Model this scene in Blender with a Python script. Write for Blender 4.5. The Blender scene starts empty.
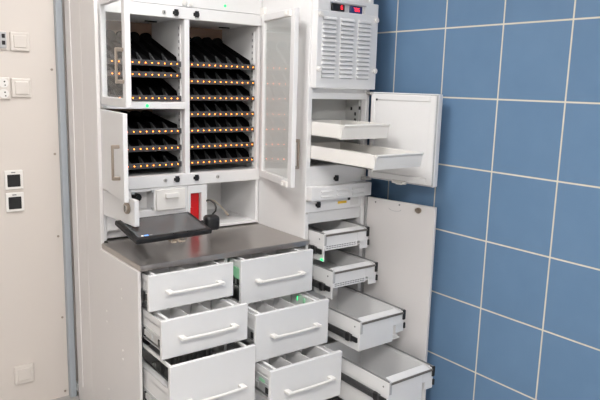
import bpy, bmesh, math, random
from mathutils import Matrix, Vector
random.seed(4)
sc = bpy.context.scene
COL = sc.collection
R = math.radians

# ------------------------------------------------------------ materials
def new_mat(name):
    m = bpy.data.materials.new(name); m.use_nodes = True
    nt = m.node_tree
    return m, nt, nt.nodes['Principled BSDF']

def plain(name, col, rough=.5, metal=0, noise=.03, scale=40, bump=0, spec=.5, coat=0):
    m, nt, b = new_mat(name)
    b.inputs['Roughness'].default_value = rough
    b.inputs['Metallic'].default_value = metal
    b.inputs['Specular IOR Level'].default_value = spec
    b.inputs['Coat Weight'].default_value = coat
    tc = nt.nodes.new('ShaderNodeTexCoord')
    n = nt.nodes.new('ShaderNodeTexNoise'); n.inputs['Scale'].default_value = scale; n.inputs['Detail'].default_value = 4
    r = nt.nodes.new('ShaderNodeValToRGB')
    r.color_ramp.elements[0].color = [c*(1-noise) for c in col]+[1]
    r.color_ramp.elements[1].color = [min(1, c*(1+noise)) for c in col]+[1]
    nt.links.new(tc.outputs['Object'], n.inputs['Vector'])
    nt.links.new(n.outputs['Fac'], r.inputs['Fac'])
    nt.links.new(r.outputs['Color'], b.inputs['Base Color'])
    if bump:
        bp = nt.nodes.new('ShaderNodeBump'); bp.inputs['Strength'].default_value = bump; bp.inputs['Distance'].default_value = .002
        nt.links.new(n.outputs['Fac'], bp.inputs['Height']); nt.links.new(bp.outputs['Normal'], b.inputs['Normal'])
    return m

def emit(name, col, power, base=(0.02, 0.02, 0.02)):
    m, nt, b = new_mat(name)
    b.inputs['Base Color'].default_value = (*base, 1)
    b.inputs['Emission Color'].default_value = (*col, 1)
    b.inputs['Emission Strength'].default_value = power
    return m

M = {}
M['white'] = plain('white_powder_coat', (.78, .775, .775), .38, noise=.012, scale=60)
M['gloss'] = plain('white_laminate_front', (.77, .765, .765), .25, noise=.01, scale=30)
M['side'] = plain('white_side_laminate', (.76, .735, .725), .3, noise=.012, scale=12)
M['inner'] = plain('white_inner_sheet', (.70, .69, .685), .45, noise=.015, scale=30)
M['plastic'] = plain('white_plastic', (.82, .80, .77), .35, noise=.01)
M['cream'] = plain('cream_plastic', (.70, .65, .605), .3, noise=.01)
M['steelgrey'] = plain('zinc_steel', (.60, .61, .61), .35, metal=.6, noise=.08, scale=80)
M['nickel'] = plain('brushed_nickel', (.40, .34, .285), .3, metal=.95, noise=.05, scale=90)
M['chrome'] = plain('chrome_lock', (.62, .60, .57), .4, metal=.6, noise=.03)
M['black'] = plain('black_plastic', (.012, .012, .013), .4, noise=.15)
M['tray'] = plain('black_tray_plastic', (.004, .004, .0045), .75, noise=.2, spec=.12)
M['lip'] = plain('dark_grey_tray_lip', (.055, .057, .06), .5, noise=.1)
M['rubber'] = plain('black_bezel_plastic', (.008, .008, .0085), .5, noise=.1)
M['screen'] = plain('screen_glass', (.12, .125, .13), .2, noise=.05, scale=3, spec=.6)
M['red'] = plain('red_plastic', (.62, .01, .012), .35, noise=.04)
M['yellow'] = plain('yellow_sticker', (.8, .5, .03), .5, noise=.05, scale=200)
M['trimgrey'] = plain('blue_grey_profile', (.40, .435, .47), .4, noise=.03)
M['wall'] = plain('cream_wall_paint', (.68, .625, .58), .55, noise=.012, scale=5)
M['roomwall'] = plain('pale_room_paint', (.72, .70, .68), .7, noise=.01, scale=5)
M['floor'] = plain('grey_vinyl_floor', (.42, .405, .39), .45, noise=.1, scale=25)
M['ceil'] = plain('white_ceiling_paint', (.8, .8, .79), .8, noise=.01)
M['darkline'] = plain('brown_grey_edge', (.16, .145, .13), .45, noise=.05)
M['slot'] = plain('grey_perforation', (.22, .22, .225), .6, noise=.05)
M['shadeback'] = plain('shade_toned_back_sheet', (.27, .17, .12), .5, noise=.08, scale=15)  # bay shade and orange LED glow put into the sheet colour
M['railgrey'] = plain('dull_steel_rail', (.30, .30, .30), .4, metal=.5, noise=.06, scale=60)
M['darksteel'] = plain('dark_oiled_steel', (.12, .12, .122), .35, metal=.7, noise=.15, scale=60)
M['darkinsert'] = plain('grey_drawer_insert', (.20, .195, .19), .6, noise=.05)
M['gasket'] = plain('grey_gasket', (.45, .45, .46), .5, noise=.05)
M['cable'] = plain('beige_cable', (.62, .52, .42), .5, noise=.05)
M['liner'] = plain('grey_insulated_liner', (.42, .42, .41), .45, noise=.02)
M['orange'] = emit('orange_indicator', (1, .20, .014), 5.5)
M['green'] = emit('green_indicator', (.01, .9, .2), 1.1)
M['greenplate'] = emit('green_lit_plate', (.03, .75, .18), .06, (.32, .52, .38))
M['redseg'] = emit('red_digits', (1, .02, .04), 1.6)
M['lamp'] = emit('lamp_diffuser', (1, .975, .95), 11, (.8, .8, .8))
M['iconblue'] = emit('blue_screen_icon', (.12, .3, .9), 1.2)
M['iconwhite'] = emit('white_screen_icon', (.8, .8, .75), .8)
M['bluedisp'] = plain('dark_blue_display', (.03, .05, .16), .25, noise=.05)

def steel():
    m, nt, b = new_mat('brushed_steel_top')
    b.inputs['Metallic'].default_value = .85; b.inputs['Roughness'].default_value = .3
    tc = nt.nodes.new('ShaderNodeTexCoord'); mp = nt.nodes.new('ShaderNodeMapping'); mp.inputs['Scale'].default_value = (6, 300, 6)
    n = nt.nodes.new('ShaderNodeTexNoise'); n.inputs['Scale'].default_value = 4; n.inputs['Detail'].default_value = 5
    r = nt.nodes.new('ShaderNodeValToRGB')
    r.color_ramp.elements[0].color = (.40, .37, .345, 1); r.color_ramp.elements[1].color = (.52, .485, .46, 1)
    rr = nt.nodes.new('ShaderNodeMapRange'); rr.inputs['To Min'].default_value = .24; rr.inputs['To Max'].default_value = .36
    L = nt.links.new
    L(tc.outputs['Object'], mp.inputs['Vector']); L(mp.outputs['Vector'], n.inputs['Vector'])
    L(n.outputs['Fac'], r.inputs['Fac']); L(r.outputs['Color'], b.inputs['Base Color'])
    L(n.outputs['Fac'], rr.inputs['Value']); L(rr.outputs['Result'], b.inputs['Roughness'])
    return m
M['steel'] = steel()

def glass(name, haze):
    m = bpy.data.materials.new(name); m.use_nodes = True
    nt = m.node_tree; nt.nodes.clear()
    o = nt.nodes.new('ShaderNodeOutputMaterial')
    t = nt.nodes.new('ShaderNodeBsdfTransparent'); t.inputs['Color'].default_value = (.965, .975, .97, 1)
    g = nt.nodes.new('ShaderNodeBsdfGlossy'); g.inputs['Roughness'].default_value = 0
    f = nt.nodes.new('ShaderNodeFresnel'); f.inputs['IOR'].default_value = 1.2 if 'clear' in name else 2.1
    mx = nt.nodes.new('ShaderNodeMixShader')
    L = nt.links.new
    df = nt.nodes.new('ShaderNodeBsdfDiffuse'); df.inputs['Color'].default_value = (.9, .91, .9, 1)
    hz = nt.nodes.new('ShaderNodeMixShader'); hz.inputs['Fac'].default_value = haze
    nt.links.new(t.outputs['BSDF'], hz.inputs[1]); nt.links.new(df.outputs['BSDF'], hz.inputs[2])
    ge = nt.nodes.new('ShaderNodeNewGeometry')          # one reflection per pane: from the side the ray enters
    mu = nt.nodes.new('ShaderNodeMath'); mu.operation = 'MULTIPLY_ADD'; mu.inputs[1].default_value = -1; mu.inputs[2].default_value = 1
    L(ge.outputs['Backfacing'], mu.inputs[0])
    mf = nt.nodes.new('ShaderNodeMath'); mf.operation = 'MULTIPLY'; L(f.outputs['Fac'], mf.inputs[0]); L(mu.outputs[0], mf.inputs[1])
    L(mf.outputs[0], mx.inputs['Fac']); L(hz.outputs['Shader'], mx.inputs[1]); L(g.outputs['BSDF'], mx.inputs[2]); L(mx.outputs['Shader'], o.inputs['Surface'])
    return m
M['glass'] = glass('clear_door_glass', .02)
M['mirror_glass'] = glass('reflective_door_glass', 0)

def tiles():
    m, nt, b = new_mat('blue_wall_tiles')
    L = nt.links.new
    tc = nt.nodes.new('ShaderNodeTexCoord'); sp = nt.nodes.new('ShaderNodeSeparateXYZ'); L(tc.outputs['Object'], sp.inputs['Vector'])
    def mth(op, a, c=None):
        n = nt.nodes.new('ShaderNodeMath'); n.operation = op
        for i, v in enumerate((a, c)):
            if v is None: continue
            if isinstance(v, (int, float)): n.inputs[i].default_value = v
            else: L(v, n.inputs[i])
        return n.outputs[0]
    def dist(sock, off, pitch):
        u = mth('DIVIDE', mth('SUBTRACT', sock, off), pitch)
        f = mth('ABSOLUTE', mth('SUBTRACT', u, mth('ROUND', u)))
        return mth('MULTIPLY', f, pitch), mth('FLOOR', u)
    dy, iy = dist(sp.outputs['Y'], 1.365, .3075)
    dz, iz = dist(sp.outputs['Z'], .3585, .3068)
    d = mth('MINIMUM', dy, dz)
    mr = nt.nodes.new('ShaderNodeMapRange'); mr.interpolation_type = 'SMOOTHSTEP'
    mr.inputs['From Min'].default_value = .0026; mr.inputs['From Max'].default_value = .0040
    L(d, mr.inputs['Value'])
    n = nt.nodes.new('ShaderNodeTexNoise'); n.inputs['Scale'].default_value = 9; n.inputs['Detail'].default_value = 6
    L(tc.outputs['Object'], n.inputs['Vector'])
    wn = nt.nodes.new('ShaderNodeTexWhiteNoise'); wn.noise_dimensions = '2D'
    cb = nt.nodes.new('ShaderNodeCombineXYZ'); L(iy, cb.inputs[0]); L(iz, cb.inputs[1]); L(cb.outputs[0], wn.inputs['Vector'])
    ad = mth('ADD', mth('MULTIPLY', n.outputs['Fac'], .8), mth('MULTIPLY', wn.outputs['Value'], .2))
    r = nt.nodes.new('ShaderNodeValToRGB')
    r.color_ramp.elements[0].position = .25; r.color_ramp.elements[1].position = .8
    r.color_ramp.elements[0].color = (.125, .222, .362, 1); r.color_ramp.elements[1].color = (.143, .248, .395, 1)
    L(ad, r.inputs['Fac'])
    mix = nt.nodes.new('ShaderNodeMix'); mix.data_type = 'RGBA'
    L(mr.outputs['Result'], mix.inputs[0]); mix.inputs[6].default_value = (.68, .64, .54, 1); L(r.outputs['Color'], mix.inputs[7])
    L(mix.outputs[2], b.inputs['Base Color'])
    rg = nt.nodes.new('ShaderNodeMapRange'); rg.inputs['To Min'].default_value = .8; rg.inputs['To Max'].default_value = .5; b.inputs['Specular IOR Level'].default_value = .3
    L(mr.outputs['Result'], rg.inputs['Value']); L(rg.outputs['Result'], b.inputs['Roughness'])
    bp = nt.nodes.new('ShaderNodeBump'); bp.inputs['Strength'].default_value = .5; bp.inputs['Distance'].default_value = .0015
    L(mr.outputs['Result'], bp.inputs['Height']); L(bp.outputs['Normal'], b.inputs['Normal'])
    return m
M['tile'] = tiles()

# ------------------------------------------------------------ mesh builder
class MB:
    def __init__(s, T=None):
        s.bm = bmesh.new(); s.T = T or Matrix()
    def box(s, x0, x1, y0, y1, z0, z1, bev=0.0015, seg=1):
        x0, x1 = sorted((x0, x1)); y0, y1 = sorted((y0, y1)); z0, z1 = sorted((z0, z1))
        b = bmesh.new()
        bmesh.ops.create_cube(b, size=1)
        for v in b.verts:
            v.co = Vector(((v.co.x+.5)*(x1-x0)+x0, (v.co.y+.5)*(y1-y0)+y0, (v.co.z+.5)*(z1-z0)+z0))
        bev = min(bev, .45*min(x1-x0, y1-y0, z1-z0))
        if bev > 0: bmesh.ops.bevel(b, geom=b.edges[:], offset=bev, segments=seg, affect='EDGES', profile=.5)
        s._add(b); return s
    def _add(s, b, M2=None):
        b.transform(s.T @ M2 if M2 is not None else s.T)
        me = bpy.data.meshes.new('t'); b.to_mesh(me); b.free()
        s.bm.from_mesh(me); bpy.data.meshes.remove(me)
    def cyl(s, p0, p1, r, seg=16, r2=None, bev=0):
        p0, p1 = Vector(p0), Vector(p1); d = p1-p0
        b = bmesh.new()
        bmesh.ops.create_cone(b, cap_ends=True, segments=seg, radius1=r, radius2=r if r2 is None else r2, depth=d.length)
        if bev: bmesh.ops.bevel(b, geom=[e for e in b.edges if any(len(f.verts) > 4 for f in e.link_faces)], offset=bev, segments=2, affect='EDGES')
        q = Vector((0, 0, 1)).rotation_difference(d.normalized())
        s._add(b, Matrix.Translation((p0+p1)/2) @ q.to_matrix().to_4x4()); return s
    def prism(s, pts, axis, a, b_, bev=0):
        """polygon pts (2 coords each) extruded along axis from a to b_; axis 'x': pts=(y,z); 'y': (x,z); 'z': (x,y)"""
        b = bmesh.new()
        mk = {'x': lambda p, t: (t, p[0], p[1]), 'y': lambda p, t: (p[0], t, p[1]), 'z': lambda p, t: (p[0], p[1], t)}[axis]
        v0 = [b.verts.new(mk(p, a)) for p in pts]; v1 = [b.verts.new(mk(p, b_)) for p in pts]
        n = len(pts)
        b.faces.new(v0); b.faces.new(v1[::-1])
        for i in range(n): b.faces.new((v0[i], v0[(i+1) % n], v1[(i+1) % n], v1[i]))
        bmesh.ops.recalc_face_normals(b, faces=b.faces[:])
        if bev: bmesh.ops.bevel(b, geom=b.edges[:], offset=bev, segments=2, affect='EDGES')
        s._add(b); return s
    def tube(s, pts, r, seg=8):
        pts = [Vector(p) for p in pts]
        b = bmesh.new(); rings = []
        for i, p in enumerate(pts):
            d = (pts[min(i+1, len(pts)-1)]-pts[max(i-1, 0)]).normalized()
            u = d.cross(Vector((0.13, .2, 1))).normalized(); w = d.cross(u)
            rings.append([b.verts.new(p+r*(math.cos(2*math.pi*k/seg)*u+math.sin(2*math.pi*k/seg)*w)) for k in range(seg)])
        for i in range(len(rings)-1):
            for k in range(seg): b.faces.new((rings[i][k], rings[i][(k+1) % seg], rings[i+1][(k+1) % seg], rings[i+1][k]))
        b.faces.new(rings[0][::-1]); b.faces.new(rings[-1])
        for f in b.faces: f.smooth = True
        s._add(b); return s
    def frame(s, x0, x1, z0, z1, wl, wr, wb, wt, y0, y1, bev=.0015):
        s.box(x0, x0+wl, y0, y1, z0, z1, bev); s.box(x1-wr, x1, y0, y1, z0, z1, bev)
        s.box(x0+wl, x1-wr, y0, y1, z0, z0+wb, bev); s.box(x0+wl, x1-wr, y0, y1, z1-wt, z1, bev); return s
    def build(s, name, mat, parent=None, label=None, smooth=False):
        bb = [v.co for v in s.bm.verts]
        c = Vector([(min(v[i] for v in bb)+max(v[i] for v in bb))/2 for i in range(3)])
        bmesh.ops.translate(s.bm, verts=s.bm.verts, vec=-c)
        bmesh.ops.recalc_face_normals(s.bm, faces=s.bm.faces[:])
        me = bpy.data.meshes.new(name); s.bm.to_mesh(me); s.bm.free()
        if smooth:
            for p in me.polygons: p.use_smooth = True
        me.materials.append(M[mat])
        return link(name, me, c, parent, label)

WP = {}
def link(name, data, c, parent=None, label=None):
    o = bpy.data.objects.new(name, data); COL.objects.link(o)
    WP[o] = Vector(c)
    if parent is not None:
        o.parent = parent; o.location = Vector(c)-WP[parent]
    else: o.location = c
    if label: o['label'] = label
    return o

def copy_at(o, c, parent):
    d = o.copy(); COL.objects.link(d); WP[d] = Vector(c); d.parent = parent; d.location = Vector(c)-WP[parent]
    return d

def thing(name, loc, label, cat, group=None):
    o = link(name, None, loc); o.empty_display_size = .05
    return tag(o, label, cat, group)
def tag(o, label, cat, group=None, kind=None):
    o['label'] = label; o['category'] = cat
    if group: o['group'] = group
    if kind: o['kind'] = kind
    return o
def struct(o, label=None):
    o['kind'] = 'structure'
    if label: o['label'] = label
    return o

# ------------------------------------------------------------ room
XW, YB = 2.29, 3.17           # tiled wall, back wall
XL, YF, ZC = -1.7, -1.6, 2.75
struct(MB().box(XL, XW, YF, YB, -.1, 0, 0).build('floor', 'floor'), 'grey vinyl floor')
struct(MB().box(XL, XW, YF, YB, ZC, ZC+.1, 0).build('ceiling', 'ceil'), 'plain white ceiling')
tw = MB().box(XW, XW+.1, YF, YB, 0, ZC, 0)
o = bpy.data.objects.new('wall_right', bpy.data.meshes.new('wall_right')); COL.objects.link(o)
tw.bm.to_mesh(o.data); tw.bm.free(); o.data.materials.append(M['tile']); struct(o, 'wall of square blue tiles with pale grout')
wb = struct(MB().box(XL-.1, XW+.1, YB, YB+.1, 0, ZC, 0).build('wall_back', 'wall'), 'cream painted panel wall')
struct(MB().box(XL-.1, XL, YF, YB, 0, ZC, 0).build('wall_left', 'roomwall'), 'pale side wall')
struct(MB().box(XL-.1, XW+.1, YF-.1, YF, 0, ZC, 0).build('wall_front', 'roomwall'), 'pale wall behind the viewer')
for x, z in ((.904, 1.664), (.902, 1.263), (.902, .854), (.906, .431), (.905, .03)):
    MB().cyl((x-.004, YB, z), (x-.004, YB-.004, z), .006, 12, bev=.001).build('screw', 'nickel', wb)
tr = struct(MB().box(.919, .951, 3.135, YB, .0, ZC, .003).build('trim_1', 'trimgrey'), 'blue-grey corner profile beside the cream wall')
MB().box(.949, .985, 3.115, 3.15, .035, .075, .002).box(.979, .985, 3.105, 3.15, .03, .085, .002).build('floor_bracket', 'steelgrey', tr)

# wall fittings
def plate_thing(name, x0, x1, z0, z1, label, cat, mat='cream', group=None):
    t = thing(name, ((x0+x1)/2, YB, z0), label, cat, group)
    MB().box(x0, x1, YB-.012, YB, z0, z1, .005, 2).build('frame', mat, t)
    return t
t = plate_thing('data_socket', .622, .706, 1.744, 1.828, 'grey double data socket at the top left edge of the cream wall', 'socket')
MB().box(.628, .704, YB-.016, YB-.008, 1.75, 1.822, .003).build('faceplate', 'gasket', t, 'grey insert')
for z in (1.775, 1.805):
    MB().box(.684, .698, YB-.018, YB-.012, z-.009, z+.009, .001).build('port', 'black', t)
t = plate_thing('blank_plate', .72, .804, 1.742, 1.826, 'blank cream cover plate beside the grey data socket', 'wall plate')
MB().box(.734, .79, YB-.016, YB-.008, 1.756, 1.812, .003).build('insert', 'cream', t)
t = plate_thing('power_socket', .622, .710, 1.522, 1.622, 'cream double power socket cut by the left picture edge', 'socket')
for z in (1.549, 1.597):
    s = MB().cyl((.682, YB-.014, z), (.682, YB-.007, z), .021, 24).build('socket_well', 'plastic', t)
    MB().cyl((.686, YB-.0155, z+.006), (.686, YB-.012, z+.006), .0035, 10).cyl((.688, YB-.0155, z-.010), (.688, YB-.012, z-.010), .003, 10).build('pin_hole', 'black', s)
t = plate_thing('light_switch', .716, .802, 1.532, 1.62, 'cream rocker switch plate beside the double power socket', 'switch')
MB().box(.73, .789, YB-.018, YB-.008, 1.546, 1.606, .004, 2).build('rocker', 'cream', t)
for z0, lab in ((1.104, 'white framed black wall socket, upper of the pair on the cream wall'), (.998, 'white framed black wall socket, lower of the pair on the cream wall')):
    t = plate_thing('wall_socket', .664, .746, z0, z0+.092, lab, 'socket', 'plastic', 'pair of black wall sockets')
    MB().box(.676, .733, YB-.015, YB-.008, z0+.014, z0+.072, .002).build('socket_face', 'black', t, 'black square socket face')
    MB().box(.694, .712, YB-.0135, YB-.011, z0+.079, z0+.084, .0003).build('marking', 'slot', t)
t = plate_thing('switch_plate', .66, .752, .128, .226, 'blank cream wall plate low on the wall near the floor', 'wall plate')
MB().box(.675, .737, YB-.017, YB-.008, .146, .21, .004, 2).build('insert', 'cream', t)

# ------------------------------------------------------------ shared bits
def lock_cover(x, y, z, parent, name='lock_cover'):
    m = MB().box(x-.015, x+.013, y-.008, y, z-.008, z+.006, .001).box(x-.008, x+.008, y-.012, y, z-.014, z+.014, .001)
    return m.build(name, 'black', parent, 'black knob')
def key_lock(x, y, z, parent):
    o = MB().cyl((x, y, z), (x, y-.006, z), .009, 20, bev=.001).build('key_lock', 'chrome', parent)
    MB().box(x-.0012, x+.0012, y-.0075, y-.004, z-.005, z+.005, .0003).build('keyhole', 'black', o)
    return o
def bow_handle(m, p0, p1, out, r=.005, post=.008):
    """bar from p0 to p1 with a slight bow away along out, with feet going back along -out"""
    p0, p1, out = Vector(p0), Vector(p1), Vector(out)
    n = 12
    pts = [p0.lerp(p1, i/n)+out*(.12*math.sin(math.pi*i/n)) for i in range(n+1)]
    m.tube(pts, r, 10)

# ------------------------------------------------------------ end panel
ep = thing('end_panel', (.957, 2.9, 0), 'tall white end panel closing the left flank of the cabinets, floor to top', 'panel')
MB().box(.949, .965, 2.708, 2.885, .002, 2.12, .0015).box(.949, .965, 2.888, 3.1, .002, 2.12, .0015).box(.951, .965, 2.88, 2.892, .004, 2.118, 0).build('board', 'side', ep)
MB().box(.945, .951, 3.02, 3.034, .1, 2.11, .001).build('rib', 'side', ep)

# ------------------------------------------------------------ upper cabinet
YU = 2.715
up = thing('wall_cabinet', (1.375, YU, .912), 'tall white upper medicine cabinet with glass doors standing on the steel worktop', 'cabinet')
m = MB()
m.box(.967, .983, 2.722, 3.1, .915, 2.12)            # left side
m.box(1.768, 1.785, 2.722, 3.1, .915, 2.12)          # right side
m.box(.983, 1.768, 3.08, 3.1, .915, 2.12)            # back
m.box(.983, 1.768, 2.722, 3.1, 1.905, 1.925)         # bay ceiling
m.box(.967, 1.785, YU-.003, 2.735, 1.904, 1.956, .002)   # header strip
m.box(.967, 1.378, YU, 2.735, 1.958, 2.12, .002)
m.box(1.380, 1.785, YU, 2.735, 1.958, 2.12, .002)
m.box(.983, 1.768, 2.735, 3.1, 2.1, 2.12)
m.box(1.365, 1.391, YU, 3.08, 1.14, 1.905, .002)     # divider
m.box(.970, 1.365, YU-.008, 3.08, 1.500, 1.531, .002)    # shelf between the left bays
m.box(.967, 1.785, YU-.002, 3.08, 1.140, 1.196, .002)    # bottom
m.build('carcass', 'white', up)
MB().box(.984, 1.364, 3.072, 3.0795, 1.532, 1.904, 0).build('back_panel', 'shadeback', up, 'back panel with bay shade and orange glow in its colour')
MB().box(.984, 1.364, 3.072, 3.0795, 1.197, 1.499, 0).build('back_panel', 'shadeback', up, 'back panel with bay shade and orange glow in its colour')
MB().box(1.392, 1.767, 3.072, 3.0795, 1.197, 1.904, 0).build('back_panel', 'shadeback', up, 'back panel with bay shade and orange glow in its colour')
m = MB()
m.box(.983, 1.10, YU+.004, 2.735, .96, 1.138, .001)
m.box(1.206, 1.378, YU+.004, 2.735, 1.0, 1.138, .001)
m.box(1.10, 1.206, YU+.004, 2.735, 1.0, 1.036, .001)
m.box(1.10, 1.206, YU+.004, 2.735, 1.124, 1.138, .001)
m.box(1.10, 1.206, 2.80, 2.806, 1.03, 1.135, .0005)      # niche back
m.box(1.093, 1.10, YU+.01, 2.81, 1.03, 1.138, .0005)
m.box(1.206, 1.212, 2.735, 2.81, 1.03, 1.138, .0005)
m.box(1.10, 1.206, 2.735, 2.81, 1.024, 1.032, .0005)
m.box(.983, 1.378, 2.76, 2.775, .915, 1.02, .001)
# red slot column
m.box(1.378, 1.394, YU, 2.74, .915, 1.138, .001)
m.box(1.452, 1.483, YU, 2.74, .915, 1.138, .001)
m.box(1.394, 1.452, YU, 2.74, 1.098, 1.138, .001)
m.box(1.477, 1.483, 2.74, 3.08, .915, 1.14, .001)
m.box(1.378, 1.384, 2.74, 3.08, .915, 1.14, .001)
m.box(1.483, 1.768, YU+.01, 3.08, .915, .93, .001)       # niche floor
m.build('lower_panel', 'white', up)
MB().box(1.398, 1.448, 2.735, 2.742, .93, 1.094, .001).box(1.392, 1.404, 2.71, 2.735, .955, 1.03, .002).build('strip', 'red', up, 'red plastic strip in a slot')
d = MB().box(1.214, 1.36, YU-.012, YU+.004, 1.031, 1.129, .003, 2).build('small_drawer', 'plastic', up)
MB().box(1.256, 1.322, YU-.026, YU-.012, 1.088, 1.112, .003, 2).build('handle', 'plastic', d)
for x, z in ((1.107, 1.122), (1.2, 1.123), (1.2, 1.043)):
    MB().box(x-.006, x+.006, YU-.003, YU+.012, z-.006, z+.006, .001).build('clip', 'steelgrey', up)
MB().cyl((1.14, 2.79, 1.095), (1.14, 2.742, 1.095), .018, 12).cyl((1.14, 2.745, 1.095), (1.14, 2.735, 1.095), .013, 6).build('knob', 'black', up, 'black knob inside the open niche')
MB().cyl((1.138, 2.80, 1.05), (1.138, 2.75, 1.05), .011, 16).build('key_lock', 'chrome', up)
MB().box(1.085, 1.097, 2.722, 2.742, 1.09, 1.112, .002).build('strip', 'red', up, 'small red block')
for x, z in ((1.321, 1.928), (1.424, 1.929), (1.32, 1.174), (1.422, 1.174)): lock_cover(x, YU-.003, z, up)
for x, z in ((1.263, 1.926), (1.262, 1.171), (1.539, 1.171)): key_lock(x, YU-.003, z, up)
MB().cyl((1.176, YU-.010, 1.514), (1.176, YU-.006, 1.514), .007, 16).build('indicator_light', 'green', up, 'green light')
MB().cyl((1.576, YU-.003, 1.981), (1.576, YU+.001, 1.981), .006, 16).build('indicator_light', 'green', up, 'green light')
for x in (1.361, 1.396):
    MB().cyl((x, YU, 1.975), (x, YU-.008, 1.975), .011, 16, bev=.002).build('hinge_cap', 'plastic', up)
MB().box(1.775, 1.79, YU-.035, YU+.01, 1.945, 1.99, .004, 2).build('hinge', 'plastic', up)
for x in (1.3, 1.70):
    MB().box(x-.03, x+.03, 2.93, 2.94, 1.899, 1.905, .001).build('slot_cover', 'black', up)
# rack rails on the inner right walls, with dark holes
for x, z0, z1 in ((1.365, 1.54, 1.88), (1.365, 1.21, 1.49), (1.768, 1.21, 1.88)):
    r = MB().box(x-.006, x, 2.75, 2.772, z0, z1, .001).build('rack_rail', 'inner', up)
    mm = MB()
    z = z0+.02
    while z < z1-.01:
        mm.box(x-.0066, x-.005, 2.756, 2.766, z, z+.012, 0); z += .03
    mm.build('rail_holes', 'slot', r)

def hinged(hx, hy, ang): return Matrix.Translation((hx, hy, 0)) @ Matrix.Rotation(R(ang), 4, 'Z')
def tp(T, x, y, z): return T @ Vector((x, y, z))

def glass_door(T, w, z0, z1, side, hz0, hz1, label, gm, hin):
    """side -1: outer face at local -y, +1: outer face at local +y"""
    t = .022*side
    st = .03
    f = MB(T).frame(0.004, w, z0, z1, .028, .04, .034, .032, 0, t, .002).build('glass_door', 'white', up, label)
    MB(T).box(.03, w-.038, t*.35, t*.65, z0+.032, z1-.03, 0).build('glass_pane', gm, f)
    h = MB(T)
    hx = w-hin
    so = .032 if side < 0 else .042
    h.box(hx-.006, hx+.006, t*1.0, t+(so-.004)*side, hz1-.014, hz1, .002).box(hx-.006, hx+.006, t, t+(so-.004)*side, hz0, hz0+.014, .002)
    h.box(hx-.006, hx+.006, t+(so-.01)*side, t+so*side, hz0, hz1, .003, 2)
    h.build('handle', 'nickel', f, 'nickel bar handle')
    return f
Ta = hinged(.991, 2.713, -96.2)
fa = glass_door(Ta, .39, 1.520, 1.957, -1, 1.610, 1.742, 'narrow glass door swung open over the left bay', 'glass', .024)
Tc = hinged(1.777, 2.709, -101.2)
fc = glass_door(Tc, .39, 1.158, 1.956, 1, 1.238, 1.377, 'tall glass door swung open against the tall cabinet side', 'mirror_glass', .05)
for z in (1.932, 1.167):
    MB(Tc).box(.305, .36, -.012, 0, z-.012, z+.016, .003).box(.318, .332, -.02, -.006, z-.006, z+.01, .003).build('latch', 'plastic', fc)
# solid lower left door
Tb = hinged(.982, 2.713, -97.6)
fb = MB(Tb).box(.004, .39, -.018, 0, 1.158, 1.499, .002).build('door', 'white', up, 'solid white door swung open over the lower left bay')
h = MB(Tb)
hx = .33
h.box(hx-.006, hx+.006, -.046, -.018, 1.362, 1.376, .002).box(hx-.006, hx+.006, -.046, -.018, 1.238, 1.252, .002).box(hx-.006, hx+.006, -.05, -.04, 1.238, 1.376, .003, 2)
h.build('handle', 'nickel', fb, 'nickel bar handle')
# lock flap
Tf = hinged(.986, 2.713, -85.8)
ff = MB(Tf).box(.004, .30, -.022, 0, 1.038, 1.147, .002).build('lock_flap', 'white', up, 'short flap with a round lock')
lk = MB(Tf).cyl((.245, -.022, 1.108), (.245, -.034, 1.108), .024, 24, bev=.003).build('key_lock', 'nickel', ff, 'round lock cylinder')
MB(Tf).cyl((.245, -.033, 1.108), (.245, -.0365, 1.108), .015, 20, bev=.001).build('lock_core', 'chrome', lk)
MB(Tf).box(.243, .247, -.038, -.034, 1.095, 1.12, .0005).build('keyhole', 'black', lk)
for z in (1.508, 1.15):
    MB().box(.967, .985, YU-.028, YU, z-.008, z+.004, .002).build('hinge', 'chrome', up)

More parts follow.
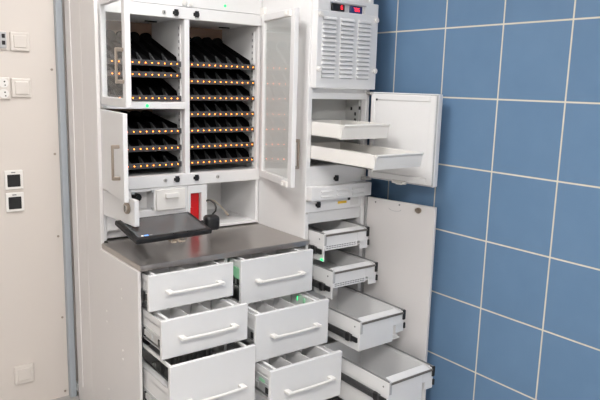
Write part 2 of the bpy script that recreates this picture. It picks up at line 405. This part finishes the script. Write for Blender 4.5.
# ------------------------------------------------------------ lit shelf trays in the bays
LED = bpy.data.meshes.new('indicator_light')
_b = bmesh.new(); bmesh.ops.create_cone(_b, cap_ends=True, segments=8, radius1=.0028, radius2=.0022, depth=.003)
_b.transform(Matrix.Rotation(R(90), 4, 'X')); _b.to_mesh(LED); _b.free(); LED.materials.append(M['orange'])
def tray(x0, x1, z, rise, nled, xled, label, group, low=1):
    """shelf tray: front lip with lights at height z, sloped bins rising to the back"""
    yf, yb = 2.732, 3.07
    t = thing('shelf_tray', ((x0+x1)/2, yf, z-.014), label, 'shelf tray', group)
    MB().box(x0, x1, yf, yf+.008, z-.013, z+.013, .002).build('front_lip', 'lip', t)
    zb = z-.008+rise
    m = MB()
    m.prism([(yf+.008, z-.012), (yb, zb-.004), (yb, zb), (yf+.008, z-.008)], 'x', x0, x1)
    nb = max(1, round((x1-x0)/.062)); p = (x1-x0)/nb
    hb = min(.045, .012+rise*.28)*low
    for i in range(nb):                    # rounded bin backs
        cx = x0+(i+.5)*p; r_ = p*.46
        pts = [(cx-r_, zb-.01)]+[(cx+r_*math.cos(a), zb+hb*.35+hb*.55*math.sin(a)) for a in [math.pi*(1-k/10) for k in range(11)]]+[(cx+r_, zb-.01)]
        m.prism(pts, 'y', yb-.022, yb)
    xs = [min(max(x0+i*p, x0+.0015), x1-.0015) for i in range(nb+1)]
    for x in xs:
        m.prism([(yf+.03, z-.008), (yf+.05, z-.004+(.026*low)+rise*.1), (yb-.004, zb+hb*.5), (yb-.004, zb-.004)], 'x', x-.001, x+.001)
    m.build('sloped_floor', 'tray', t)
    for x in xs[:-1]:
        MB().prism([(yf+.010, z-.008), (yf+.012, z+.010*low), (yf+.075, z+(.030*low)+rise*.14), (yf+.05, z+.002)], 'x', x-.0035, x+.0035).build('divider', 'lip', t, 'lit front of a bin divider painted as a grey wedge')  # light on the black divider's front, painted as a paler wedge
    for k in range(nled):
        x = xled+.0307*k
        d = bpy.data.objects.new('indicator_light', LED); COL.objects.link(d); WP[d] = Vector((x, yf-.001, z)); d.parent = t; d.location = WP[d]-WP[t]
    return t
rank = ('top', 'second', 'third', 'fourth', 'fifth', 'sixth', 'bottom')
for i, z in enumerate((1.703, 1.651, 1.547)):
    tray(.987, 1.357, z, .122, 11, 1.029, 'black sloped tray with orange lights, %s row of the upper left bay' % ('top', 'middle', 'bottom')[i], 'lit trays of the upper left bay', .4 if i == 1 else 1)
for i, z in enumerate((1.397, 1.319, 1.241)):
    tray(.987, 1.357, z, .06, 11, 1.029, 'black tray with orange lights, %s row of the lower left bay' % ('top', 'middle', 'bottom')[i], 'lit trays of the lower left bay')
for i in range(7):
    tray(1.395, 1.760, 1.704-.0768*i, .122, 12, 1.411, 'black sloped tray with orange lights, %s row of the right bay' % rank[i], 'lit trays of the right bay')

# ------------------------------------------------------------ worktop
WT = .912
wt = thing('worktop', (1.37, 2.281, .888), 'brushed steel worktop on top of the white drawer cabinet', 'worktop')
MB().box(.955, 1.786, 2.284, 2.704, .890, WT-.003, .001).box(.985, 1.786, 2.704, 3.078, .890, WT-.003, .001).build('slab', 'steel', wt)
MB().prism([(.951, 2.280), (1.786, 2.280), (1.786, 2.300), (.973, 2.300), (.973, 2.706), (.951, 2.706)], 'z', .888, WT, .002).build('raised_edge', 'steel', wt)

# ------------------------------------------------------------ base cabinet with drawers
base = thing('drawer_cabinet', (1.37, 2.3, 0), 'white base cabinet with pulled out drawers under the steel worktop', 'cabinet')
MB().box(.943, .956, 2.287, 2.706, .0, .887, .001).box(.9835, .99, 2.70, 3.1, .0, .887, .001).box(1.338, 1.352, 2.295, 3.08, .02, .887, .001).box(1.768, 1.784, 2.287, 3.1, .0, .887, .001)\
    .box(.985, 1.768, 3.08, 3.1, .0, .887, .001).box(.956, 1.768, 2.30, 2.70, .02, .05, .001).box(.985, 1.768, 2.70, 3.08, .02, .05, .001).build('carcass', 'side', base)
MB().box(.9562, .9585, 2.289, 2.30, .05, .88, 0).build('seal', 'black', base, 'black front seal')
m = MB()
for y, zz in ((2.46, .77), (2.46, .73), (2.46, .50), (2.46, .46), (2.64, .62), (2.64, .57), (2.64, .25), (2.64, .2), (2.46, .2), (2.46, .16)):
    m.cyl((.943, y, zz), (.9415, y, zz), .004, 10)
m.build('screw_cap', 'plastic', base)


def base_drawer(x0, x1, yf, z0, z1, kind, ledspec=None):
    f = MB().box(x0, x1, yf, yf+.018, z0, z1, .0025, 2).build('drawer', 'gloss', base)
    h = (z1-z0)
    yb = yf+.47
    xa, xb = x0+.014, x1-.014
    zb = z0+.035
    zt = z1-.012
    zside = zt if kind != 'open' else z0+.188
    m = MB()
    # outer sides and inner sides (double wall sheet metal), floor, back
    for s, x in ((1, xa), (-1, xb)):
        m.box(x, x+.002*s, yf+.018, yb, max(zside-.075, zb) if kind != 'open' else zb+.05, zside, .0005)
        m.box(x+.026*s, x+.034*s, yf+.018, yb, zb, zside, .001)
        m.box(x, x+.03*s, yf+.018, yb, zside-.03, zside-.026, .0005)
        if kind == 'open':
            m.box(x, x+.012*s, yf+.018, yb, zt-.012, zt, .002)     # gallery rail
            m.box(x, x+.034*s, yf+.018, yb, zside-.002, zside, .0005)
        else:
            m.box(x+.024*s, x+.036*s, yf+.018, yb, zside-.002, zside+.002, .0005)
    m.box(xa+.03, xb-.03, yf+.018, yb, zb, zb+.006, .0005)
    m.box(xa+.03, xb-.03, yb-.01, yb, zb, zside+.005, .0005)
    m.build('drawer_box', 'white', f)
    if kind != 'open':
        for s, x in ((1, xa), (-1, xb)):
            MB().box(x+.003*s, x+.023*s, yf+.02, yb, zside-.014, zside-.010, .0005).build('side_channel', 'gasket', f, 'grey channel strip')
    if kind == 'open':
        # ribbed grey insert standing across the drawer, and a dark shade sheet on the floor
        m = MB()
        yr = yf+.27
        m.box(xa+.036, xb-.036, yr, yr+.006, zb+.008, zb+.165, .001)
        x = xa+.045
        while x < xb-.05:
            m.box(x, x+.005, yr-.012, yr, zb+.01, zb+.163, .001); x += .021
        m.build('ribbed_insert', 'darkinsert', f, 'ribbed grey insert')
        MB().box(xa+.036, xb-.036, yf+.02, yb-.012, zb+.006, zb+.011, .001).build('floor_shade', 'darkinsert', f, 'dark grey sheet painting the shade in the drawer')  # drawer's inner shade painted as a dark sheet over the floor
    for s, x in ((1, xa), (-1, xb)):
        # telescopic runner
        zc = max(zside-.105, z0+.03) if kind != 'open' else z0+.06
        m = MB()
        m.box(x-.004*s, x+.004*s, yf+.03, 2.6, zc, zc+.042, .002)
        m.box(x-.009*s, x-.003*s, yf+.10, 2.62, zc+.008, zc+.034, .002)
        m.box(x-.004*s, x+.018*s, yf+.02, 2.6, zc-.012, zc-.008, .001)
        m.build('runner', 'steelgrey', f, 'steel telescopic runner')
        MB().box(x-.007*s, x+.001*s, yf+.03, yf+.052, zc+.004, zc+.03, .002).build('runner_clip', 'black', f)
        if yf < 2.25: MB().box(x-.01*s, x+.0*s, 2.27, 2.284, zc, zc+.036, .002).build('runner_clip', 'black', f)
    if kind in ('div2', 'div1'):
        n = 3 if kind == 'div2' else 2
        for i in range(1, n):
            x = xa+.034+(xb-xa-.068)*i/n
            MB().box(x-.0015, x+.0015, yf+.02, yb-.012, zb+.006, zt-.006, .0005).build('divider', 'white', f)
        MB().box(xa+.036, xb-.036, yf+.22, yf+.223, zb+.006, zt-.012, .0005).build('divider', 'white', f)
    # bow handle
    xc = (x0+x1)/2+.004; zc = z0+h*.51 if kind != 'open' else z1-.152
    hm = MB(); bow_handle(hm, (xc-.114, yf-.03, zc), (xc+.114, yf-.03, zc), (0, -.03, 0), .0055)
    for sx in (-1, 1):
        hm.box(xc+sx*.114-.012, xc+sx*.114+.012, yf-.035, yf+.001, zc-.0055, zc+.0055, .002, 2)
    hm.build('handle', 'plastic', f, 'white bow handle')
    if ledspec == 'plate':
        MB().box(x0+.006, x0+.012, yf+.022, yf+.10, z0+.105, z1-.04, .001).build('indicator_light', 'greenplate', f, 'green lit plate')
    elif ledspec == 'led':
        MB().box(xb-.05, xb-.046, yf+.15, yf+.154, zt-.026, zt-.006, .001).build('indicator_light', 'green', f, 'green light')
        MB().box(xb-.046, xb-.040, yf+.10, yf+.115, zt-.03, zt-.006, .001).build('indicator_light', 'greenplate', f, 'green lit plate')
    elif ledspec == 'slot':
        MB().box(x0+.0125, x0+.0145, yf+.02, yf+.25, z1-.085, z1-.05, .0005).build('slot', 'gasket', f)
        MB().box(x0+.0115, x0+.013, yf+.06, yf+.1, z1-.077, z1-.062, .0005).build('indicator_light', 'greenplate', f, 'green light strip')
    return f
base_drawer(.955, 1.332, 2.211, .743, .887, 'div1')
base_drawer(.955, 1.335, 2.100, .588, .740, 'div2')
base_drawer(.955, 1.330, 2.030, .290, .586, 'open')
base_drawer(1.365, 1.747, 2.202, .696, .890, 'div1', 'plate')
base_drawer(1.360, 1.746, 2.077, .486, .690, 'div2', 'led')
base_drawer(1.360, 1.735, 1.962, .285, .489, 'div2', 'slot')
base_drawer(.957, 1.335, 2.266, .06, .280, 'plain')
base_drawer(1.356, 1.745, 2.266, .06, .277, 'plain')

# ------------------------------------------------------------ touch screen
TLx = Matrix.Translation((1.142, 2.355, 1.0)) @ Matrix.Rotation(R(3.5), 4, 'Z') @ Matrix.Rotation(R(13), 4, 'X')
mon = thing('touch_monitor', (1.125, 2.72, 1.0), 'black flat touch screen tipped back almost level above the worktop', 'monitor')
hw = .178; dp = .205
MB(TLx).box(-hw, hw, 0, dp, -.022, 0, .007, 3).box(-hw*.8, hw*.8, .03, dp-.03, -.04, -.02, .008, 2).build('housing', 'rubber', mon)
MB(TLx).box(-hw+.018, hw-.018, .02, dp-.016, -.001, .0012, .0004).build('screen', 'screen', mon, 'dark glossy screen')
ic = MB(TLx).box(-hw+.034, -hw+.044, .024, .031, .0012, .0018, 0).build('screen_icon', 'iconwhite', mon)
MB(TLx).box(-hw+.048, -hw+.066, .024, .032, .0012, .0018, 0).build('screen_icon', 'iconblue', mon)
MB(TLx).box(-hw+.07, -hw+.083, .024, .030, .0012, .0018, 0).build('screen_icon', 'slot', mon)
for x in (.0, .066, .11):
    MB(TLx).box(x-.008, x+.008, .004, .014, -.001, .003, .001).build('button', 'black', mon)
arm = MB().cyl((1.125, 2.75, .985), (1.125, 2.52, .99), .012, 12).box(1.085, 1.165, 2.742, 2.757, .95, 1.02, .003).box(1.09, 1.16, 2.47, 2.54, .965, 1.0, .004)
arm.build('support_arm', 'black', mon)
# beige lead bundle under the screen
lead = MB()
for k in range(6):
    a = k*1.3
    lead.tube([(1.142+.009*k+.016*math.sin(a+i*.9), 2.39+.012*math.cos(a*2+i), (.974)+.008*math.sin(i*1.4+a)-.002*i) for i in range(7)], .0028, 6)
lead = lead.build('lead_bundle', 'cable')
tag(lead, 'small tangle of pale beige leads hanging under the black touch screen', 'cable')
# scanner on the right end of the screen
scn = thing('barcode_scanner', (1.385, 2.50, .955), 'black rounded barcode scanner at the right end of the touch screen', 'scanner')
MB(Matrix.Translation((1.385, 2.49, 1.0)) @ Matrix.Rotation(R(-10), 4, 'Z')).box(-.036, .030, -.03, .03, -.033, .034, .016, 4).build('body', 'black', scn, smooth=True)
MB(Matrix.Translation((1.385, 2.49, 1.0)) @ Matrix.Rotation(R(-10), 4, 'Z')).box(-.056, -.03, -.016, .016, -.022, .012, .009, 3).build('handle', 'black', scn, smooth=True)
MB().tube([(1.385, 2.50, 1.022), (1.40, 2.51, 1.034), (1.425, 2.53, 1.042), (1.45, 2.57, 1.05), (1.47, 2.62, 1.06), (1.478, 2.67, 1.064), (1.482, 2.705, 1.06), (1.480, 2.716, 1.055)], .0042, 8).build('cable', 'black', scn)
cb = MB().tube([(1.486, 2.725, 1.045), (1.52, 2.76, 1.05), (1.57, 2.80, 1.035), (1.62, 2.83, 1.0), (1.66, 2.85, .965), (1.68, 2.86, .944)], .0032, 8)
cb.tube([(1.668, 2.855, .957), (1.688, 2.862, .9375)], .0065, 8)
cb = cb.build('loose_cable', 'cable'); tag(cb, 'thin beige cable with a bare end hanging in the open white niche', 'cable')

# ------------------------------------------------------------ tall cabinet
YT = 2.33
tc = thing('tall_cabinet', (1.98, YT, 0), 'tall white refrigerated cabinet with open doors beside the blue tiled wall', 'cabinet')
XA, XB = 1.789, 2.166
m = MB()
m.box(XA, XA+.015, YT, 3.1, 0, 2.14, .001).box(XB-.015, XB, YT, 3.1, 0, 2.14, .001).box(XA+.001, XB-.001, 3.085, 3.099, 0.001, 2.139, .001)
m.box(XA-.001, XA+.023, YT-.004, YT+.03, 0, 2.139, .002).box(XB-.022, XB+.001, YT-.004, YT+.03, 0, 2.139, .002)
m.box(XA+.02, XB-.02, YT+.004, YT+.03, 1.592, 2.14, .001)     # behind the vent cover and above
m.box(XA+.02, XB-.02, YT-.002, YT+.03, 1.562, 1.592, .002)     # rail above the cold box
m.box(XA+.02, XB-.02, YT-.002, YT+.03, 1.158, 1.250, .002)     # rail below the cold box
m.box(XA+.02, XB-.02, YT-.002, YT+.03, 1.030, 1.158, .002)     # lock strip
m.box(XA+.02, XB-.02, YT+.012, YT+.03, .972, 1.030, .002)      # rail above the drawers
m.box(XA+.015, XB-.015, YT+.03, 3.085, .99, 1.0, .001).box(XA+.015, XB-.015, YT+.01, 3.085, .03, .06, .001).box(XA+.002, XB-.002, YT+.002, 3.08, 2.12, 2.138, .001)
m.build('carcass', 'white', tc)
MB().box(XA+.02, XB-.02, 2.46, 2.48, 1.24, 1.57, .001).box(XA+.015, XA+.023, YT+.03, 2.47, 1.24, 1.57, .001).box(XB-.035, XB-.018, YT+.03, 2.47, 1.24, 1.57, .001)\
    .box(XA+.02, XB-.02, YT+.03, 2.47, 1.235, 1.25, .001).box(XA+.02, XB-.02, YT+.03, 2.47, 1.562, 1.572, .001).build('cold_box', 'liner', tc)
m = MB()
for y, z in ((2.415, 1.515), (2.355, 1.52), (2.385, 1.49), (2.385, 1.46)):
    m.box(XB-.0365, XB-.034, y-.006, y+.006, z-.008, z+.008, 0)
m.build('rail_holes', 'black', tc)
# vented cover
YV = 2.29
vc = MB()
vx0, vx1 = 1.800, 2.168
vc.box(vx0, vx1, YV, YT+.003, 1.611, 1.956, .004, 2).box(vx0+.0008, 1.872, YV+.0005, YT+.002, 1.9525, 2.008, .004, 2).box(2.08, vx1-.0008, YV+.0005, YT+.002, 1.9525, 2.008, .004, 2).box(vx0+.01, vx1-.01, YV+.012, YT+.001, 1.95, 2.0, .002).box(1.86, 2.09, YV, YT, 1.992, 2.008, .003)
cols = ((1.829, 1.908), (1.935, 2.014), (2.041, 2.119))
nl = 14
for a, b in cols:
    for i in range(nl):
        z = 1.921-i*.0196
        vc.prism([(YV+.001, z+.0085), (YV-.004, z+.005), (YV-.010, z-.003), (YV-.009, z-.0055), (YV+.001, z-.0055)], 'x', a, b, .001)
vc = vc.build('vent_cover', 'white', tc, 'louvred cover panel with two red displays')
m = MB()
for a, b in cols:
    for i in range(nl):
        z = 1.921-i*.0196
        m.box(a+.002, b-.002, YV-.0012, YV, z-.0095, z-.0055, 0)
m.build('louvre_slots', 'gasket', vc)
for x, z in ((1.812, 1.934), (2.150, 1.934), (1.812, 1.697), (2.154, 1.699)):
    MB().cyl((x, YV, z), (x, YV-.016, z), .0125, 18, bev=.004).build('cover_knob', 'plastic', vc)
# displays
def digits(x, z, w, h, s, y, parent):
    seg = {'A': 'abcefg', '0': 'abcdef', '6': 'acdefg', '2': 'abged', '5': 'afgcd', '8': 'abcdefg', '-': 'g', '7': 'abc'}
    for k, ch in enumerate(s):
        mm = MB(); xx = x+k*w*1.35; e = w*.14
        L = {'a': (0, w, h-e, h), 'g': (0, w, h/2-e/2, h/2+e/2), 'd': (0, w, 0, e), 'f': (0, e, h/2, h), 'b': (w-e, w, h/2, h), 'e': (0, e, 0, h/2), 'c': (w-e, w, 0, h/2)}
        for q in seg[ch]:
            a = L[q]; mm.box(xx+a[0], xx+a[1], y-.0012, y, z+a[2], z+a[3], 0)
        mm.build('digit', 'redseg', parent)
d1 = MB().box(1.884, 1.958, YV+.002, YV+.014, 1.957, 1.988, .002).build('display', 'black', vc, 'black display with one red digit')
digits(1.934, 1.966, .011, .016, '6', YV+.002, d1)
d2 = MB().box(1.993, 2.066, YV+.002, YV+.014, 1.955, 1.988, .002).build('display', 'bluedisp', vc, 'dark blue display with red digits')
digits(2.010, 1.964, .010, .016, '786', YV+.002, d2)
MB().box(1.868, 2.085, YV-.004, YV+.004, 1.989, 1.995, .001).build('display_hood', 'gasket', vc)
# louvred small cover
lc = MB().box(1.792, 2.172, 2.286, YT, 1.092, 1.158, .005, 2)
for a, b in ((1.848, 1.918), (1.945, 2.015), (2.042, 2.115)):
    for z in (1.136, 1.112):
        lc.prism([(2.287, z+.007), (2.279, z-.003), (2.282, z-.006), (2.287, z-.006)], 'x', a, b)
lc.build('louvre_cover', 'white', tc, 'low louvred cover between cold box and drawers')
lock_cover(1.972, YT-.002, 1.187, tc); lock_cover(1.866, YT-.002, 1.066, tc)
MB().box(2.052, 2.066, YT-.008, YT-.002, 1.072, 1.088, .001).build('lock_cover', 'black', tc)
MB().box(1.990, 2.046, YT-.0026, YT-.0018, 1.058, 1.070, 0).build('sticker', 'yellow', tc, 'yellow sticker')
MB().box(2.072, 2.125, YT-.0026, YT-.0018, 1.045, 1.082, 0).build('sticker', 'inner', tc, 'grey label')
for z in (1.09, 1.03):
    MB().cyl((1.797, YT-.004, z), (1.797, YT-.009, z), .005, 10).build('screw', 'chrome', tc)
# cold box trays
def cold_tray(x0, x1, yf, z0, z1, hh):
    yb = 2.455
    m = MB().box(x0, x0+.006, yf, yb, z0, z1, .001).box(x1-.006, x1, yf+.01, yb, z0, z1, .001).box(x0, x1, yf+.01, yb, z0, z0+.006, .001).box(x0, x1, yb-.006, yb, z0, z1, .001)
    m.prism([(yf+.004, z0), (yf-.004, z1-.012), (yf-.016, z1-.002), (yf-.012, z1+.003), (yf+.012, z1-.002), (yf+.012, z0)], 'x', x0+.008, x1)
    o = m.build('pull_out_tray', 'plastic', tc, 'white pull-out tray of the cold box')
    mm = MB(); m2 = MB()
    y = yf+.03
    while y < yb-.01:
        mm.box(x0, x0+.006, y, y+.006, z1-.001, z1+.004, .001); m2.box(x1-.006, x1, y, y+.006, z1-.001, z1+.004, .001); y += .014
    x = x0+.02
    mm.build('edge_teeth', 'plastic', o); m2.build('edge_teeth', 'plastic', o)
    mm = MB(); 
    for k in range(int((x1-x0-.02)/.014)): mm.box(x0+.012+k*.014, x0+.017+k*.014, yb-.006, yb, z1-.001, z1+.004, .001)
    mm.build('edge_teeth', 'plastic', o)
    return o
cold_tray(1.815, 2.098, 2.118, 1.392, 1.456, 0)
cold_tray(1.815, 2.098, 1.902, 1.284, 1.346, 0)
# insulated cold box door
Td = hinged(2.150, 2.300, -82.5)
fd = MB(Td).box(.0, .385, .006, .040, 1.180, 1.600, .006, 3)
fd.frame(.008, .378, 1.188, 1.592, .026, .030, .03, .028, -.006, .008, .003)
fd = fd.build('insulated_door', 'white', tc, 'thick insulated door swung open towards the tiles')
MB(Td).frame(.004, .382, 1.184, 1.596, .008, .008, .008, .008, .0, .0075, .001).build('gasket', 'gasket', fd, 'grey door seal')
MB(Td).box(.034, .348, -.0005, .007, 1.218, 1.564, .002).build('inner_panel', 'white', fd)
MB(Td).cyl((.045, -.006, 1.565), (.045, -.009, 1.565), .005, 12).build('screw', 'black', fd)
MB(Td).box(.16, .24, -.012, .004, 1.176, 1.192, .003).box(.19, .225, -.02, -.01, 1.174, 1.186, .002).build('latch', 'plastic', fd)
MB().box(2.13, 2.172, 2.29, 2.325, 1.168, 1.184, .002).build('hinge', 'chrome', tc)
MB().box(2.14, 2.172, 2.29, 2.325, 1.588, 1.6, .002).build('hinge', 'chrome', tc)
# lower flat door
MB().box(2.168, 2.178, 2.312, 2.332, .03, 1.08, .001).build('hinge_strip', 'gasket', tc)
Te = hinged(2.165, 2.305, -79.0)
le = MB(Te).box(0, .385, 0, .018, .03, 1.083, .002).build('door', 'side', tc, 'flat white door swung open beside the lower drawers')
MB(Te).cyl((.30, 0, 1.058), (.30, -.012, 1.058), .014, 20, bev=.002).box(.285, .318, -.016, -.008, 1.052, 1.066, .002).build('key_lock', 'nickel', le)
m = MB(Te)
for x, z in ((.05, 1.063), (.19, 1.068)): m.cyl((x, 0, z), (x, -.001, z), .0045, 10)
m.build('hole', 'slot', le)
m = MB(Te); m.tube([(.165+.035*math.cos(a), -.0005, 1.046+.012*math.sin(a)) for a in [math.pi+i*math.pi/10 for i in range(11)]], .001, 6)
m.build('mark', 'gasket', le)

# tall cabinet drawers
def tall_drawer(yf, zt, hf, perf, led=False):
    x0, x1 = 1.824, 2.032
    yb = yf+.46
    zb = zt-hf
    m = MB()
    m.box(x0, x1, yf, yf+.006, zb, zt-.01, .001)                       # front plate
    m.prism([(yf-.003, zt-.006), (yf-.003, zt-.001), (yf+.036, zt+.004), (yf+.036, zt-.012), (yf+.032, zt-.012), (yf+.032, zt-.001), (yf, zt-.006)], 'x', x0+.014, 2.072)
    m.box(x0-.002, x0+.004, yf-.004, yb, zt-.058, zt, .001)            # left outer side
    m.box(x0+.008, x0+.012, yf+.006, yb, zb+.004, zt-.003, .001)
    m.box(2.094, 2.100, yf+.02, yb, zt-.058, zt+.002, .001)             # right side
    m.box(2.080, 2.084, yf+.02, yb, zb+.004, zt, .001)
    m.box(x0+.006, 2.084, yf+.006, yb, zb+.004, zb+.01, .001)
    m.box(x0+.006, 2.084, yb-.006, yb, zb, zt, .001)
    o = m.build('drawer', 'white', tc)
    MB().box(x0+.006, 2.090, yf-.008, yf-.002, zt-.013, zt-.004, .001).build('front_rail', 'darkline', o, 'thin dark strip across the front')
    MB().box(x0-.004, x0+.004, yf-.002, yb, zt-.001, zt+.003, .001).build('top_rail', 'railgrey', o)
    MB().box(2.092, 2.101, yf+.0, yb, zt+.002, zt+.006, .001).build('top_rail', 'railgrey', o)
    MB().box(x0-.001, x0+.012, yf-.007, yf-.003, zt-.056, zt-.003, .001).build('end_cap', 'gasket', o)
    # right stepped bracket with black catches
    MB().box(2.034, 2.088, yf+.002, yf+.006, zt-.062, zt-.008, .0015).box(2.055, 2.108, yf+.006, yf+.010, zt-.103, zt-.05, .0015).box(2.084, 2.092, yf, yf+.02, zt-.05, zt, .001).build('bracket', 'white', o)
    MB().box(2.090, 2.107, yf-.006, yf+.014, zt-.044, zt+.004, .004, 2).build('catch', 'black', o)
    MB().box(2.104, 2.115, yf+.0, yf+.016, zt-.090, zt-.062, .002).build('catch', 'black', o)
    # left slide
    if perf:
        MB().box(x0-.002, x0+.003, yf-.004, yf+.13, zt-.132, zt-.058, .001).build('side_plate', 'white', o)
    else:
        MB().box(x0-.001, x0+.004, yf+.002, yb, zb, zt-.058, .001).build('side_plate', 'white', o)
    MB().box(x0-.012, x0-.004, yf+.04, 2.6, zt-.104, zt-.068, .003).box(x0-.014, x0-.010, yf+.09, 2.6, zt-.094, zt-.078, .001).build('runner', 'darksteel', o, 'dark steel telescopic runner')
    MB().box(2.098, 2.106, yf+.03, 2.6, zt-.10, zt-.062, .002).build('runner', 'darksteel', o, 'dark steel telescopic runner')
    MB().box(x0-.014, x0-.004, yf+.004, yf+.045, zt-.098, zt-.074, .003).build('catch', 'black', o)
    MB().box(x0-.018, x0-.004, yf+.055, yf+.078, zt-.106, zt-.066, .004).build('catch', 'black', o)
    MB().cyl((x0-.002, yf+.03, zt-.03), (x0-.0035, yf+.03, zt-.03), .004, 10).build('screw', 'slot', o)
    if perf:
        m = MB(); n = 12
        for r_ in range(2):
            for k in range(n):
                m.box(x0+.016+k*.0155, x0+.028+k*.0155, yf-.0006, yf, zb+.008+r_*.009, zb+.012+r_*.009, 0)
        m.build('perforation', 'slot', o)
    if led:
        MB().box(x0-.0065, x0-.004, yf-.002, yf+.014, zt-.128, zt-.118, .001).build('indicator_light', 'green', o, 'green light')
    return o
tall_drawer(2.222, .948, .082, True, True)
tall_drawer(2.152, .786, .083, True)
tall_drawer(1.953, .606, .137, False)
tall_drawer(1.758, .402, .20, False)

# ------------------------------------------------------------ ceiling light and added fill panel
def lamp(x, y, lab, hx=.6, hy=.3):
    t = thing('ceiling_light', (x, y, ZC-.05), lab, 'ceiling light', 'ceiling lights')
    MB().box(x-hx-.02, x+hx+.02, y-hy-.02, y+hy+.02, ZC-.035, ZC, .003).build('lamp_frame', 'white', t)
    MB().box(x-hx, x+hx, y-hy, y+hy, ZC-.041, ZC-.035, .001).build('diffuser', 'lamp', t, 'glowing diffuser')
lamp(.85, 2.0, 'square flat white ceiling light panel above the front of the cabinets', .28, .28)
lamp(-.1, -.25, 'unseen fill light panel added above the viewer', .8, .4)  # added out of view as front fill for the cabinet faces

w = bpy.data.worlds.new('World'); sc.world = w; w.use_nodes = True
w.node_tree.nodes['Background'].inputs[0].default_value = (.8, .85, .9, 1); w.node_tree.nodes['Background'].inputs[1].default_value = .2

# ------------------------------------------------------------ camera
cd = bpy.data.cameras.new('camera'); cam = bpy.data.objects.new('camera', cd); COL.objects.link(cam)
f_px = 636.8168
cd.sensor_width = 36; cd.lens = f_px/600*36; cd.clip_start = .05
C = ((0.8005315, 0.5932831, 0.0846428), (-0.5986923, 0.7854054, 0.1571813), (0.0267741, -0.1765036, 0.9839358))
mw = Matrix.Identity(4)
for i in range(3):
    mw[i][0] = C[i][0]; mw[i][1] = C[i][2]; mw[i][2] = -C[i][1]
mw.translation = (0, 0, 1.62)
cam.matrix_world = mw
sc.camera = cam
vs = sc.view_settings
vs.view_transform = 'Standard'; vs.look = 'None'; vs.gamma = 1; vs.use_curve_mapping = False
vs.exposure = 1.1
